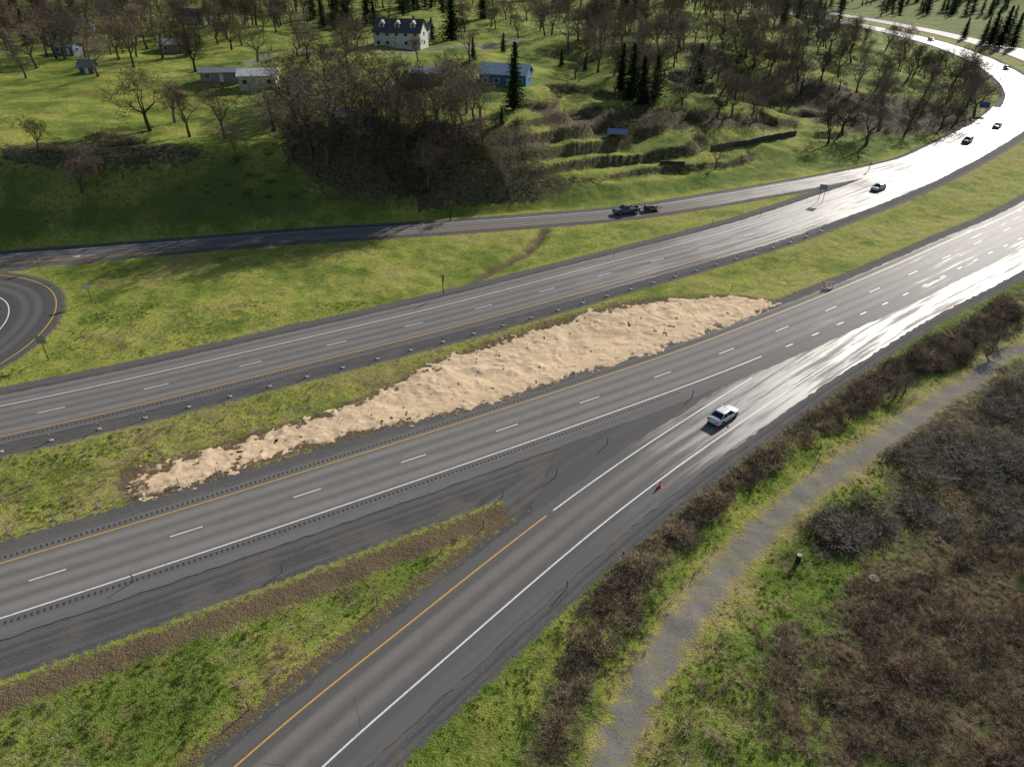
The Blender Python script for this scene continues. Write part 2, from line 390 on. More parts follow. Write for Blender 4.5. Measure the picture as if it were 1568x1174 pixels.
gq = RC[gi]; wd = np.clip(-lat(gq[:, 0], gq[:, 1], sub(A, 4))-5.5, 3.5, 20)
ribbon("gore_pavement", gq, 2.5, np.minimum(wd, 3.4+.75*(gq[:, 0]-4)), ZG, [mGo], 6, .5)

# markings
def paint(name, c, wear=.35):
    m = M(name, .55, .4); n = m.noise(3.5, 4, .8); m.col(m.mix(m.mr(n, .5, .7, 0, wear), c, (.17, .16, .15))); return m.m
mW = paint("white_road_paint", (.8, .8, .78), .6); mY = paint("yellow_road_paint", (.70, .40, .06), .6)
mk = bpy.data.objects.new("lane_markings", None); scene.collection.objects.link(mk)
def stripe(name, poly, o, wdt, z, m): return ribbon(name, poly, o-wdt/2, o+wdt/2, z, [m], 1, 0, mk)
stripe("edge_line_yellow", A, 3.75, .15, ZM, mY)
stripe("edge_line_white", A[A[:, 0] < 34], -3.75, .17, ZM, mW)
stripe("edge_line_yellow_far", B, -3.75, .15, ZM, mY)
bx = B[(B[:, 0] < 66)]
stripe("edge_line_white_far", bx, 3.75, .17, ZM, mW)
stripe("edge_line_white_far2", B[B[:, 1] > 275], 3.75, .2, ZM, mW)
stripe("offramp_edge_white", E[(E[:, 0] < 160)], 2.2, .15, ZE+.006, mW)
stripe("offramp_edge_yellow", E[(E[:, 0] < 62)], -2.2, .14, ZE+.006, mY)
stripe("offramp_gore_white", E[(E[:, 0] > 62) & (E[:, 0] < 90)], -2.2, .2, ZM+.002, mW)
stripe("onramp_edge_white", DR, 0, .16, ZR+.006, mW)
stripe("onramp_edge_yellow", RC[RC[:, 0] < 6], 2.45, .14, ZR+.006, mY)
stripe("onramp_gore_white", RC[(RC[:, 0] >= 6) & (RC[:, 0] < 34)], 2.45, .16, ZM-.001, mW)
stripe("loop_edge_yellow", LOOP, 3.4, .17, ZL+.006, mY)
stripe("loop_edge_white", LOOP, -3.2, .18, ZL+.006, mW)
stripe("turn_lane_yellow", El[El[:, 0] < -60], -2.95, .16, ZE+.006, mY)
def dashes(name, poly, o, w_, ln, per, ph, z, m):
    q = offs(poly, o); V = []; F = []
    N_ = normals(poly)
    L = np.r_[0, np.cumsum(np.linalg.norm(np.diff(q, axis=0), axis=1))]
    s = ph
    while s+ln < L[-1]:
        for a in np.linspace(s, s+ln, 3):
            c = np.array([np.interp(a, L, q[:, 0]), np.interp(a, L, q[:, 1])]); nn = np.array([np.interp(a, L, N_[:, 0]), np.interp(a, L, N_[:, 1])])
            V += [(*(c-nn*w_/2), z), (*(c+nn*w_/2), z)]
        b = len(V)-6; F += [(b, b+2, b+3, b+1), (b+2, b+4, b+5, b+3)]
        s += per
    me = bpy.data.meshes.new(name); me.from_pydata(V, [], F); me.update(); return make_obj(name, me, [m], mk)
def phase(poly, pt, per):
    L = np.r_[0, np.cumsum(np.linalg.norm(np.diff(poly, axis=0), axis=1))]
    i = np.argmin(np.hypot(poly[:, 0]-pt[0], poly[:, 1]-pt[1])); return (L[i]-1.5) % per
dashes("lane_dashes", A, 0, .15, 3.05, 12.19, phase(A, G(474, 754), 12.19), ZM, mW)
dashes("lane_dashes_far", B, 0, .15, 3.05, 12.19, phase(B, G(385, 557), 12.19), ZM, mW)
mg = A[(A[:, 0] > 36) & (A[:, 0] < 110)]
dashes("merge_dashes", mg, -3.9, .2, 1.6, 6.1, 1, ZM+.002, mW)
def rumble(name, poly, o, m):
    V = []; F = []; N_ = normals(poly)
    for i in range(0, len(poly)-1):
        for f in (0, .5):
            c = poly[i]*(1-f)+poly[i+1]*f; nn = N_[i]; t = np.array([nn[1], -nn[0]])
            b = len(V)
            for s_, r_ in ((-.1, -.2), (.1, -.2), (.1, .2), (-.1, .2)): V.append((*(c+nn*(o+r_)+t*s_), ZM-.002))
            F.append((b, b+1, b+2, b+3))
    me = bpy.data.meshes.new(name); me.from_pydata(V, [], F); me.update(); return make_obj(name, me, [m], mk)
mDk = simple("rumble_dark", (.05, .05, .05), .9)
rumble("rumble_strip", A[A[:, 0] < 20], -4.5, mDk); rumble("rumble_strip_median", A[A[:, 0] < 90], 4.5, mDk); rumble("rumble_strip_far", B[B[:, 0] < 60], -4.5, mDk)
crm = simple("crack_sealant", (.06, .06, .062), .7)
V = []; F = []
for _ in range(20):
    i = int(rng.integers(20, 75)); p0 = RC[i]; nn = normals(RC)[i]; tt_ = np.array([nn[1], -nn[0]]); o_ = rng.uniform(-3.5, 1.5); L_ = rng.uniform(1.0, 3.0); a_ = rng.uniform(-.5, .5)+(1.57 if rng.random() < .4 else 0)
    dv_ = tt_*math.cos(a_)+nn*math.sin(a_); q = p0+nn*o_; pv = None
    for s_ in np.linspace(0, L_, 7):
        c_ = q+dv_*s_+rng.normal(0, .07, 2); sd_ = np.array([-dv_[1], dv_[0]])*.015; lt = np.dot(c_-p0, nn)
        if not -4.3 < lt < 2.2: break
        V += [(*(c_-sd_), ZR+.004), (*(c_+sd_), ZR+.004)]
        if pv is not None: b = len(V)-4; F.append((b, b+2, b+3, b+1))
        pv = 1
me = bpy.data.meshes.new("pavement_cracks"); me.from_pydata(V, [], F); me.update(); make_obj("pavement_cracks", me, [crm], mk)

# straw mulch
sg = np.array(STRAW); sx_ = np.arange(sg[:, 0].min()-2, sg[:, 0].max()+2, .2); sy_ = np.arange(sg[:, 1].min()-2, sg[:, 1].max()+2, .2)
SX, SY = np.meshgrid(sx_, sy_); sdf = polysdf(SX, SY, sg)+(vn(SX, SY, 1.6, 8)-.5)*2.0+(vn(SX, SY, .5, 9)-.5)*1.5+(vn(SX, SY, .25, 19)-.5)*.8
sdf = sdf+sstep(-8, -42, SX)*((vn(SX, SY, 1.1, 15)-.35)*2.6+(vn(SX, SY, .45, 16)-.5)*2)
edge = sstep(0, 1.2, -sdf)
SZ = Hs(SX, SY)+.02+edge*(.03+.11*vn(SX, SY, .9, 10)**2*vn(SX, SY, .4, 11)*2+.035*vn(SX, SY, .3, 12)+.05*vn(SX, SY, .21, 20)**3)
SZ = np.where(sdf < 0, SZ, Hs(SX, SY)-.05)
hole = (vn(SX, SY, .55, 21) > .93)
mask = (sdf[:-1, :-1] < .1) & (sdf[1:, 1:] < .1) & ~hole[:-1, :-1]
sm = M("straw_mulch_material", .85, .15)
a1 = sm.noise(3, 4, .8); a2 = sm.noise(14, 3, .8); a3 = sm.noise(.5, 2)
sc_ = sm.mix(sm.mr(a2, .3, .65), (.55, .385, .22), (.86, .66, .44)); sc_ = sm.mix(sm.mr(a1, .54, .7, 0, .5), sc_, (.33, .21, .11)); sc_ = sm.mix(sm.mr(a3, .5, .7, 0, .4), sc_, (.86, .70, .49))
sm.col(sc_); sm.bump(sm.ma('ADD', a1, a2), .7, .08)
make_obj("straw_mulch", grid_mesh("straw_mulch", np.c_[SX.ravel(), SY.ravel(), SZ.ravel()], len(sx_), len(sy_), mask), [sm.m])

# ------------------------------------------------------------------ mesh builder
class MB:
    def __init__(s): s.v = []; s.f = []; s.mi = []
    def add(s, V, F, mi=0):
        b = len(s.v); s.v += [tuple(a) for a in V]; s.f += [tuple(i+b for i in f) for f in F]; s.mi += [mi]*len(F)
    def box(s, c, sz, mi=0, rz=0., taper=1.):
        x, y, z = (a/2 for a in sz); V = []
        for dz in (-1, 1):
            k = 1 if dz < 0 else taper
            for a, b in ((-1, -1), (1, -1), (1, 1), (-1, 1)):
                vx, vy = a*x*k, b*y*k
                V.append((c[0]+vx*math.cos(rz)-vy*math.sin(rz), c[1]+vx*math.sin(rz)+vy*math.cos(rz), c[2]+dz*z))
        s.add(V, [(3, 2, 1, 0), (4, 5, 6, 7), (0, 1, 5, 4), (1, 2, 6, 5), (2, 3, 7, 6), (3, 0, 4, 7)], mi)
    def tube(s, p0, p1, r0, r1, n=5, mi=0, cap=False):
        p0 = Vector(p0); p1 = Vector(p1); d = (p1-p0)
        if d.length < 1e-6: return
        d.normalize(); a = d.orthogonal().normalized(); b = d.cross(a); V = []
        for p, r in ((p0, r0), (p1, r1)):
            for k in range(n):
                t = 2*math.pi*k/n; V.append(p+a*math.cos(t)*r+b*math.sin(t)*r)
        F = [(k, (k+1) % n, n+(k+1) % n, n+k) for k in range(n)]
        if cap: F += [tuple(range(n))[::-1], tuple(range(n, 2*n))]
        s.add(V, F, mi)
    def obj(s, name, mats, parent=None, smooth=False, link=True, bevel=0):
        me = bpy.data.meshes.new(name); me.from_pydata(s.v, [], s.f)
        me.polygons.foreach_set('material_index', s.mi)
        if smooth: me.polygons.foreach_set('use_smooth', [True]*len(s.f))
        me.update()
        for m in mats: me.materials.append(m)
        o = bpy.data.objects.new(name, me)
        if link: scene.collection.objects.link(o)
        if parent: o.parent = parent
        if bevel:
            bv = o.modifiers.new("bevel", 'BEVEL'); bv.width = bevel; bv.segments = 2
        return o
def empty(name, loc, rz=0):
    o = bpy.data.objects.new(name, None); scene.collection.objects.link(o); o.location = loc; o.rotation_euler = (0, 0, rz); return o

# ------------------------------------------------------------------ trees
mBark = foliage("oak_bark_material", (.045, .038, .026), (.13, .11, .075), 0)
mTwig = foliage("oak_twig_material", (.085, .062, .045), (.23, .175, .13), 0)
def bare_tree(seed, Hh=13., spread=1., lvls=6):
    r = random.Random(seed); mb = MB()
    def twig(p, d, l):
        d = d.normalized(); s_ = d.orthogonal().normalized()*.023
        q = p+d*l+Vector((r.uniform(-.1, .1), r.uniform(-.1, .1), r.uniform(-.05, .12)))*l
        mb.add([p-s_, p+s_, q], [(0, 1, 2)], 1)
    def grow(p, d, l, rad, lv):
        nseg = 3 if lv < 3 else 2; cur = p.copy(); dd = d.copy(); rr = rad
        pts = []
        for i in range(nseg):
            dd = (dd+Vector((r.gauss(0, 1), r.gauss(0, 1), r.gauss(0, .6)))*(.12+.06*lv)+Vector((0, 0, .05))).normalized()
            nx = cur+dd*(l/nseg); r2 = rr*.86
            mb.tube(cur, nx, rr, r2, 6 if lv < 2 else (4 if lv < 4 else 3), 0 if lv < 4 else 1)
            cur = nx; rr = r2; pts.append((cur.copy(), dd.copy(), rr))
        if lv >= lvls-1:
            for q, e, _ in pts:
                for k in range(4):
                    v = (e+Vector((r.gauss(0, .7), r.gauss(0, .7), r.gauss(.1, .5)))).normalized(); twig(q, v, r.uniform(.4, 1.1))
            return
        nc = (4 if lv == 0 else 3) if lv < 4 else 2
        if lv > 1 and r.random() < .2: nc -= 1
        ph = r.uniform(0, 6.28)
        for k in range(nc):
            a = ph+k*2*math.pi/nc+r.uniform(-.4, .4)
            s1 = dd.orthogonal().normalized(); s2 = dd.cross(s1)
            ang = r.uniform(.35, .95)*spread if lv < 3 else r.uniform(.4, 1.1)
            nd = dd*math.cos(ang)+(s1*math.cos(a)+s2*math.sin(a))*math.sin(ang)
            nd.z = nd.z*.9+.12
            grow(cur, nd.normalized(), l*r.uniform(.6, .92), rr*r.uniform(.56, .76), lv+1)
        if lv >= 1 and nseg > 1:
            q, e, r3 = pts[0]; s1 = e.orthogonal().normalized(); a = r.uniform(0, 6.28); nd = (e*.5+(s1*math.cos(a)+e.cross(s1)*math.sin(a))).normalized()
            if lv+2 <= lvls-1: grow(q, nd, l*.55, r3*.4, lv+2)
            else:
                for k in range(2): twig(q, (nd+Vector((r.gauss(0, .4), r.gauss(0, .4), r.gauss(0, .4)))).normalized(), 1.)
    grow(Vector((0, 0, -.4)), Vector((r.uniform(-.15, .15), r.uniform(-.15, .15), 1)).normalized(), Hh*.25, Hh*.03, 0)
    V = np.array(mb.v); V *= 13.5/V[:, 2].max()
    me = bpy.data.meshes.new("bare_oak_mesh"); me.from_pydata(V.tolist(), [], mb.f); me.polygons.foreach_set('material_index', mb.mi); me.update()
    me.materials.append(mBark); me.materials.append(mTwig); return me
oaks = [bare_tree(s, 12, sp) for s, sp in ((1, 1.), (2, 1.1), (3, .85), (4, 1.), (5, .9), (6, .8), (8, 1.05))]
oaks_far = [bare_tree(s, 12, sp, 5) for s, sp in ((11, 1.), (12, .9), (13, .85))]
mNeed = foliage("conifer_needle_material", (.014, .03, .011), (.04, .07, .02), .15)
def conifer(seed, Hh=14., wf=.3, nb=11):
    r = random.Random(seed); mb = MB(); mb.tube((0, 0, -.4), (0, 0, Hh), Hh*.02, .02, 6, 0)
    z = Hh*.06
    while z < Hh*.99:
        t = z/Hh; Rr = (1-t)**.8*Hh*wf+.15
        for k in range(nb):
            a = r.uniform(0, 6.28); L = Rr*r.uniform(.5, 1.15); dr_ = -.25+.5*t
            for j in range(5):
                q = L*(j+.5)/5; wv = .62*(1-j/7)*(.45+L*.22)
                px_, py_ = math.cos(a), math.sin(a); base = Vector((px_*q, py_*q, z+dr_*q*.8+r.uniform(-.15, .15)))
                for kk in range(3):
                    d1 = Vector((r.gauss(0, 1), r.gauss(0, 1), r.gauss(0, .35)-.15)).normalized()*wv*1.3; d2 = Vector((r.gauss(0, 1), r.gauss(0, 1), r.gauss(0, .5))).normalized()*wv*.6
                    mb.add([base-d2*.5, base+d1+d2*.2, base+d2], [(0, 1, 2)], 1)
        z += Hh*.03
    me = bpy.data.meshes.new("conifer_mesh"); me.from_pydata(mb.v, [], mb.f); me.polygons.foreach_set('material_index', mb.mi); me.update()
    me.materials.append(mBark); me.materials.append(mNeed); return me
cons = [conifer(11), conifer(12, 14, .27), conifer(13, 14, .36)]
cons_far = [conifer(21, 14, .3, 5), conifer(22, 14, .25, 5)]
def put(name, me, loc, sc, rz=None, sxy=1.):
    o = bpy.data.objects.new(name, me); scene.collection.objects.link(o); o.location = loc
    o.scale = (sc*sxy, sc*sxy, sc); o.rotation_euler = (random.uniform(-.05, .05), random.uniform(-.05, .05), random.uniform(0, 6.28) if rz is None else rz); return o
def oak_at(px, py, s=1.):
    x, y, z = P(px, py)
    put("bare_oak_tree", random.choice(oaks), (x, y, z), s*random.uniform(.98, 1.18), sxy=random.uniform(.9, 1.15))
O = [(58, 105, .95), (150, 118, 1.1), (205, 104, 1.1), (182, 92, .9), (230, 200, 1.15), (268, 188, .8), (345, 212, .95), (395, 95, .95), (445, 150, 1.), (470, 92, 1.), (500, 150, 1.1), (540, 125, 1.05), (560, 195, 1.05), (515, 205, 1.),
     (610, 190, 1.1), (585, 160, 1.), (640, 225, .95), (690, 170, 1.05), (700, 155, .9), (548, 75, .8), (475, 245, .95), (600, 275, .75), (655, 290, .8), (720, 95, .8), (330, 60, .9), (300, 110, .9), (255, 60, .9), (120, 60, .9), (20, 85, .9), (85, 60, .9),
     (430, 40, .9), (835, 55, 1.), (870, 75, .95), (905, 60, 1.), (940, 55, 1.), (880, 120, .6), (640, 95, .6), (735, 190, .8), (1096, 258, .5), (1325, 222, 1.), (1345, 200, 1.15), (1268, 220, .75), (1385, 205, .8), (1440, 197, 1.), (1465, 188, 1.), (1492, 178, .95), (1480, 165, .9), (1410, 178, .9),
     (150, 285, .6), (125, 295, .5), (690, 338, .4), (420, 200, .9), (445, 225, .85), (500, 250, .8), (545, 245, .85), (290, 210, .75), (1290, 205, .8), (365, 245, .6), (60, 232, .5),
     (570, 230, .9), (620, 240, .9), (680, 235, .85), (700, 215, .9), (655, 200, 1.), (590, 215, .95), (530, 165, .9), (460, 175, .9), (40, 120, .8), (100, 90, .9), (690, 265, .7), (625, 300, .6), (740, 230, .6), (15, 60, 1.), (225, 75, .9), (370, 70, .9)]
for a in O: oak_at(*a)
def inpoly_pts(poly, n, dmin):
    poly = np.array(poly); lo, hi = poly.min(0), poly.max(0)
    c = lo+rng.random((n*30+200, 2))*(hi-lo); c = c[polysdf(c[:, 0], c[:, 1], poly) < 0]
    if not dmin: return c[:n]
    out = []
    for q in c:
        if len(out) >= n: break
        if all((q[0]-o[0])**2+(q[1]-o[1])**2 > dmin*dmin for o in out): out.append(q)
    return np.array(out)
for poly, n, dm, s in (([(880, 60), (1100, 70), (1240, 130), (1210, 180), (1120, 190), (1040, 175), (960, 150), (900, 120)], 75, 5, .9),
                   ([(1100, 70), (1260, 55), (1480, 110), (1500, 165), (1400, 165), (1250, 135)], 80, 5, .9),
                   ([(0, 25), (480, 35), (400, 75), (200, 95), (0, 100)], 70, 6.5, .95),
                   ([(470, 40), (580, 50), (570, 80), (450, 85)], 10, 7, .85),
                   ([(430, 165), (720, 165), (735, 230), (650, 270), (480, 250)], 24, 5.5, .85),
                   ([(660, 40), (1250, 25), (1260, 60), (1050, 70), (720, 75)], 90, 6.5, 1.)):
    for q in inpoly_pts(PP(poly), n, dm):
        if gs(grav, q[0], q[1]) < 4: continue
        put("bare_oak_tree", random.choice(oaks), (q[0], q[1], float(Hs(q[0], q[1]))), s*random.uniform(.7, 1.2), sxy=random.uniform(.85, 1.15))
for px, py, s in ((787, 168, 1.05), (692, 62, 1.2), (512, 45, 1.), (495, 42, .9), (562, 40, .95), (575, 45, .8), (968, 150, 1.), (950, 140, .9), (1003, 150, .8), (985, 160, .9), (1530, 72, 1.3), (1515, 70, 1.2), (1548, 74, 1.3), (1505, 66, 1.), (768, 190, .3), (1068, 130, .9), (1200, 40, .9), (740, 30, 1.), (925, 20, 1.1), (30, 40, 1.1), (480, 30, 1.1), (660, 60, .6), (860, 100, .35), (895, 108, .3), (770, 80, .45), (610, 140, .3), (1475, 60, .9), (1460, 20, 1.), (530, 28, 1.2), (725, 92, .5), (290, 85, .7), (60, 30, 1.1), (95, 26, 1.), (160, 24, 1.1), (10, 50, 1.), (45, 70, .8), (515, 30, 1.2), (345, 22, 1.)):
    x, y, z = P(px, py); put("conifer_tree", random.choice(cons), (x, y, z), s*random.uniform(.9, 1.1))

# ------------------------------------------------------------------ instanced ground cover
def scatter(name, pts, scs, sources):
    coll = bpy.data.collections.new(name+"_parts")
    for s_ in sources: coll.objects.link(s_)
    me = bpy.data.meshes.new(name); me.vertices.add(len(pts)); me.vertices.foreach_set('co', np.asarray(pts, np.float32).ravel())
    for nm, val in (('rz', rng.random(len(pts))*6.283), ('sc', scs)):
        a = me.attributes.new(nm, 'FLOAT', 'POINT'); a.data.foreach_set('value', np.asarray(val, np.float32))
    o = make_obj(name, me)
    ng = bpy.data.node_groups.new(name+"_scatter", 'GeometryNodeTree')
    ng.interface.new_socket('Geometry', in_out='INPUT', socket_type='NodeSocketGeometry'); ng.interface.new_socket('Geometry', in_out='OUTPUT', socket_type='NodeSocketGeometry')
    N = ng.nodes; gi_ = N.new('NodeGroupInput'); go = N.new('NodeGroupOutput'); ip = N.new('GeometryNodeInstanceOnPoints')
    ci = N.new('GeometryNodeCollectionInfo'); ci.inputs['Collection'].default_value = coll; ci.inputs['Separate Children'].default_value = True; ci.inputs['Reset Children'].default_value = True
    ar = N.new('GeometryNodeInputNamedAttribute'); ar.data_type = 'FLOAT'; ar.inputs['Name'].default_value = 'rz'
    as_ = N.new('GeometryNodeInputNamedAttribute'); as_.data_type = 'FLOAT'; as_.inputs['Name'].default_value = 'sc'
    cx = N.new('ShaderNodeCombineXYZ'); Lk = ng.links.new
    Lk(ar.outputs[0], cx.inputs[2]); Lk(gi_.outputs[0], ip.inputs['Points']); Lk(ci.outputs[0], ip.inputs['Instance']); ip.inputs['Pick Instance'].default_value = True
    Lk(cx.outputs[0], ip.inputs['Rotation']); Lk(as_.outputs[0], ip.inputs['Scale']); Lk(ip.outputs[0], go.inputs[0])
    md = o.modifiers.new("scatter", 'NODES'); md.node_group = ng
    return o
def tuft(seed, mat, n=12, h=.26, r0=.2, w_=.035, spread=.5):
    r = random.Random(seed); mb = MB()
    for _ in range(n):
        a = r.uniform(0, 6.28); q = r0*math.sqrt(r.random()); p = Vector((q*math.cos(a), q*math.sin(a), -.03)); b = r.uniform(0, 6.28)
        d = Vector((math.cos(b), math.sin(b), 0)); s_ = Vector((-d.y, d.x, 0))*w_; hh = h*r.uniform(.5, 1.1); l = hh*spread*r.random()
        tp = p+d*l*1.3+Vector((0, 0, hh))
        mb.add([p-s_, p+s_, tp], [(0, 1, 2)])
    return mb.obj("tuft", [mat], link=False)
def bramble(seed, mat, leafm, n=40, R0=.9, h=1., leaves=60, lsz=.07, sw=.014):
    r = random.Random(seed); mb = MB()
    for _ in range(n):
        a = r.uniform(0, 6.28); q = R0*.6*math.sqrt(r.random()); p = Vector((q*math.cos(a), q*math.sin(a), -.05)); b = a+r.gauss(0, .8)
        l = R0*r.uniform(.4, 1.); hh = h*r.uniform(.5, 1.1); d = Vector((math.cos(b), math.sin(b), 0)); pr = p; s_ = Vector((-d.y, d.x, .3))*sw
        for i in range(1, 4):
            t = i/3; nx = p+d*l*t+Vector((r.gauss(0, .04), r.gauss(0, .04), hh*(1.9*t-1.0*t*t)))
            k0 = 1-(i-1)/4; k1 = 1-i/4
            mb.add([pr-s_*k0, pr+s_*k0, nx+s_*k1, nx-s_*k1], [(0, 1, 2, 3)], 0)
            if i > 1:
                e = nx+Vector((r.gauss(0, .2), r.gauss(0, .2), r.gauss(.1, .15)))*R0; mb.add([nx-s_*.6, nx+s_*.6, e], [(0, 1, 2)], 0)
            pr = nx
    for _ in range(leaves):
        a = r.uniform(0, 6.28); q = R0*math.sqrt(r.random()); c = Vector((q*math.cos(a), q*math.sin(a), h*r.uniform(.15, .9)*(1.05-(q/R0)**2*.6)))
        u_ = Vector((r.gauss(0, 1), r.gauss(0, 1), r.gauss(0, .6))).normalized()*lsz*r.uniform(.6, 1.4); v_ = u_.orthogonal().normalized()*lsz*.7
        mb.add([c-u_, c-v_, c+u_, c+v_], [(0, 1, 2, 3)], 1)
    return mb.obj("clump", [mat, leafm], link=False)
mG = foliage("grass_blade_green", (.09, .145, .02), (.21, .29, .05), .4)
mGy = foliage("grass_blade_yellow", (.27, .29, .06), (.45, .44, .13), .4)
mGd = foliage("dead_grass_blade", (.30, .22, .12), (.54, .44, .29), .3)
mStr = foliage("straw_blade", (.55, .38, .21), (.88, .69, .46), .2)
mBr = foliage("bramble_stem", (.11, .078, .056), (.34, .25, .18), 0); mBrL = foliage("bramble_leaf_brown", (.075, .048, .03), (.21, .13, .08), 0)
mGl = foliage("shrub_leaf_green", (.035, .07, .014), (.13, .19, .04), .3); mGr = foliage("grey_stem", (.19, .165, .135), (.44, .39, .33), 0)

def rnd_region(n, x0, x1, y0, y1): return rng.uniform(x0, x1, n), rng.uniform(y0, y1, n)
def infrust(x, y, z=0, mg=1.15):
    d = y*CP+(CH)*SP; return (np.abs(x/d) < 784/FL*mg) & (d > 10) & ((CH*CP-y*SP)/d < 587/FL*mg)
x, y = rnd_region(150000, -75, 115, 20, 105)
keep = infrust(x, y) & (gs(grav, x, y) > .35) & (np.abs(gs(lP, x, y)) > 1.4+1.2*rng.random(len(x))) & (gs(sS, x, y) > .5) & (np.abs(gs(lL, x, y)) > 5) & (gs(dirtA, x, y) > .55*rng.random(len(x)))
dn = np.where(y > 70, .35, .75)*np.where(vn(x, y, 2.2, 20) > .42, 1, .3); keep &= rng.random(len(x)) < dn
x, y = x[keep], y[keep]; yv = gs(yel, x, y)+(vn(x, y, 4.5, 21)-.5)*1.4; dv = gs(dry, x, y)+(vn(x, y, 3., 22)-.5)*1.7; z = Hs(x, y)
scs = rng.uniform(.4, 1.1, len(x)); br = gs(brown, x, y) < .3
isd = (dv > .9) | br; isy = ~isd & (yv > .5); isg = ~isd & ~isy
scatter("grass_tufts", np.c_[x, y, z][isg], scs[isg], [tuft(k, mG) for k in range(3)])
scatter("yellow_grass_tufts", np.c_[x, y, z][isy], scs[isy]*.8, [tuft(k+5, mGy) for k in range(3)])
scatter("dead_grass_tufts", np.c_[x, y, z][isd], scs[isd]*1.0, [tuft(k+9, mGd, 14, .4, .2, .02, .9) for k in range(3)])
q = inpoly_pts(STRAW, 6500, 0); q = q[rng.random(len(q)) < np.where(vn(q[:, 0], q[:, 1], 1.2, 80) > .45, 1, .3)]; q = q+rng.normal(0, .5, q.shape); q = q[np.abs(gs(lA, q[:, 0], q[:, 1])) > 5.3]
scatter("straw_clumps", np.c_[q, Hs(q[:, 0], q[:, 1])+.04], rng.uniform(.5, 1.2, len(q)), [tuft(k+29, mStr, 16, .12, .26, .022, 2.6) for k in range(3)])
def brush(name, polyidx, n, smin, smax, src, amp=4., sc2=3.5, thr=.42, lowp=.12):
    allp = []
    for i in polyidx:
        pl = np.array(bp_g[i]); lo, hi = pl.min(0)-3, pl.max(0)+3; c = lo+rng.random((n[i]*25, 2))*(hi-lo)
        s_ = polysdf(c[:, 0], c[:, 1], pl)+(vn(c[:, 0], c[:, 1], sc2, 31)-.45)*amp*2; allp.append(c[s_ < 0][:n[i]])
    q = np.vstack(allp); q = q[(gs(grav, q[:, 0], q[:, 1]) > .8) & (np.abs(gs(lP, q[:, 0], q[:, 1])) > 2.2)]
    v_ = vn(q[:, 0], q[:, 1], sc2*.8, 30); q = q[rng.random(len(q)) < np.where(v_ > thr, 1, lowp)]
    k_ = .5+.95*vn(q[:, 0], q[:, 1], 2.5, 33)
    scatter(name, np.c_[q, Hs(q[:, 0], q[:, 1])], rng.uniform(smin, smax, len(q))*k_, src)
brush("dead_roadside_brush", [0], {0: 1600}, .45, 1.3, [bramble(k, mBr, mBrL, 30, .8, .9, 24) for k in range(4)]+[bramble(7, mGd, mGd, 34, .7, .8, 0, .05, .018)], 1.4, 4.5, .38, .3)
brush("blackberry_thicket", [1, 3], {1: 1300, 3: 110}, .5, 1.6, [bramble(k+20, mGr, mBrL, 40, .9, 1.0, 40) for k in range(3)]+[bramble(k+30, mBr, mGl, 30, .9, .9, 70) for k in range(2)], 2., 5, .34, .25)
brush("dead_weed_thicket", [2, 9], {2: 1800, 9: 110}, .35, 1.0, [bramble(k+40, mBr, mBrL, 28, .8, .8, 40, .06) for k in range(5)]+[bramble(k+45, mGd, mGd, 30, .7, .6, 0, .05, .018) for k in range(1)], 2., 5, .34, .3)
brush("hillside_brush", [4, 5, 6, 7, 8], {4: 190, 5: 90, 6: 110, 7: 110, 8: 80}, 1.0, 2.5, [bramble(k+50, mBr, mBrL, 32, .9, .9, 30, .06, .02) for k in range(3)]+[bramble(60, mBr, mGl, 30, .8, .7, 90, .09)], 6, 9, .5)
x, y = rnd_region(3600, -45, 75, 20, 80)
k = infrust(x, y) & (gs(lR, x, y) < -8) & (np.abs(gs(lP, x, y)) > 3) & (gs(brown, x, y) > 0) & (vn(x, y, 5, 40) > .44)
scatter("dry_grass_clumps", np.c_[x, y, Hs(x, y)][k], rng.uniform(.4, 1.1, k.sum()), [bramble(k_+70, mGd, mGd, 40, .6, .6, 0, .05, .018) for k_ in range(2)]+[bramble(k_+76, mBr, mBrL, 24, .6, .6, 20) for k_ in range(2)])
x, y = rnd_region(900, -55, 5, 22, 60)
k = infrust(x, y) & (gs(lR, x, y) > 6) & (gs(lA, x, y) < -14) & (vn(x, y, 4, 41) > .66)
scatter("low_green_shrubs", np.c_[x, y, Hs(x, y)][k], rng.uniform(.3, .7, k.sum()), [bramble(k_+80, mGd, mGl, 20, .6, .5, 100, .06) for k_ in range(2)])
for px, py, s in ((1490, 535, .28), (1470, 550, .22), (1510, 545, .25), (1385, 600, .22), (1372, 606, .18), (1300, 640, .14), (1528, 520, .22)):
    x, y, z = P(px, py); put("bare_shrub", random.choice(oaks), (x, y, z), s*1.1, sxy=1.4)
xx = rng.uniform(-130, 190, 14000); yy = rng.uniform(126, 330, 14000)
k = (gs(lK, xx, yy) > 4) & (gs(gz, xx, yy) > .36) & (vn(xx, yy, 9, 60) > np.where(xx < -20, .64, .5))
scatter("embankment_bushes", np.c_[xx, yy, Hs(xx, yy)][k][:900], rng.uniform(.5, 1.5, k.sum())[:900], [bramble(k_+90, mBr, mBrL, 28, .9, .8, 30, .06, .02) for k_ in range(3)]+[bramble(95, mBr, mGl, 24, .8, .6, 110, .09)])
xx = rng.uniform(-900, 1300, 11000); yy = rng.uniform(290, 1700, 11000)
k = (gs(grav, xx, yy) > 9) & ((vn(xx, yy, 70, 50) > .35) | (yy > 700)) & ~((np.hypot(xx-330, yy-520) < 75)) & (gs(np.abs(lV), xx, yy) > 12)
k &= np.abs(xx/(yy*CP+27)) < .92
k &= (yy > np.where(xx > 60, 440, 330)) & (rng.random(len(xx)) < np.where(yy > 900, .45, 1))
xx, yy = xx[k], yy[k]; ic = vn(xx, yy, 60, 51) > .52
def srcobj(me): return bpy.data.objects.new("src", me)
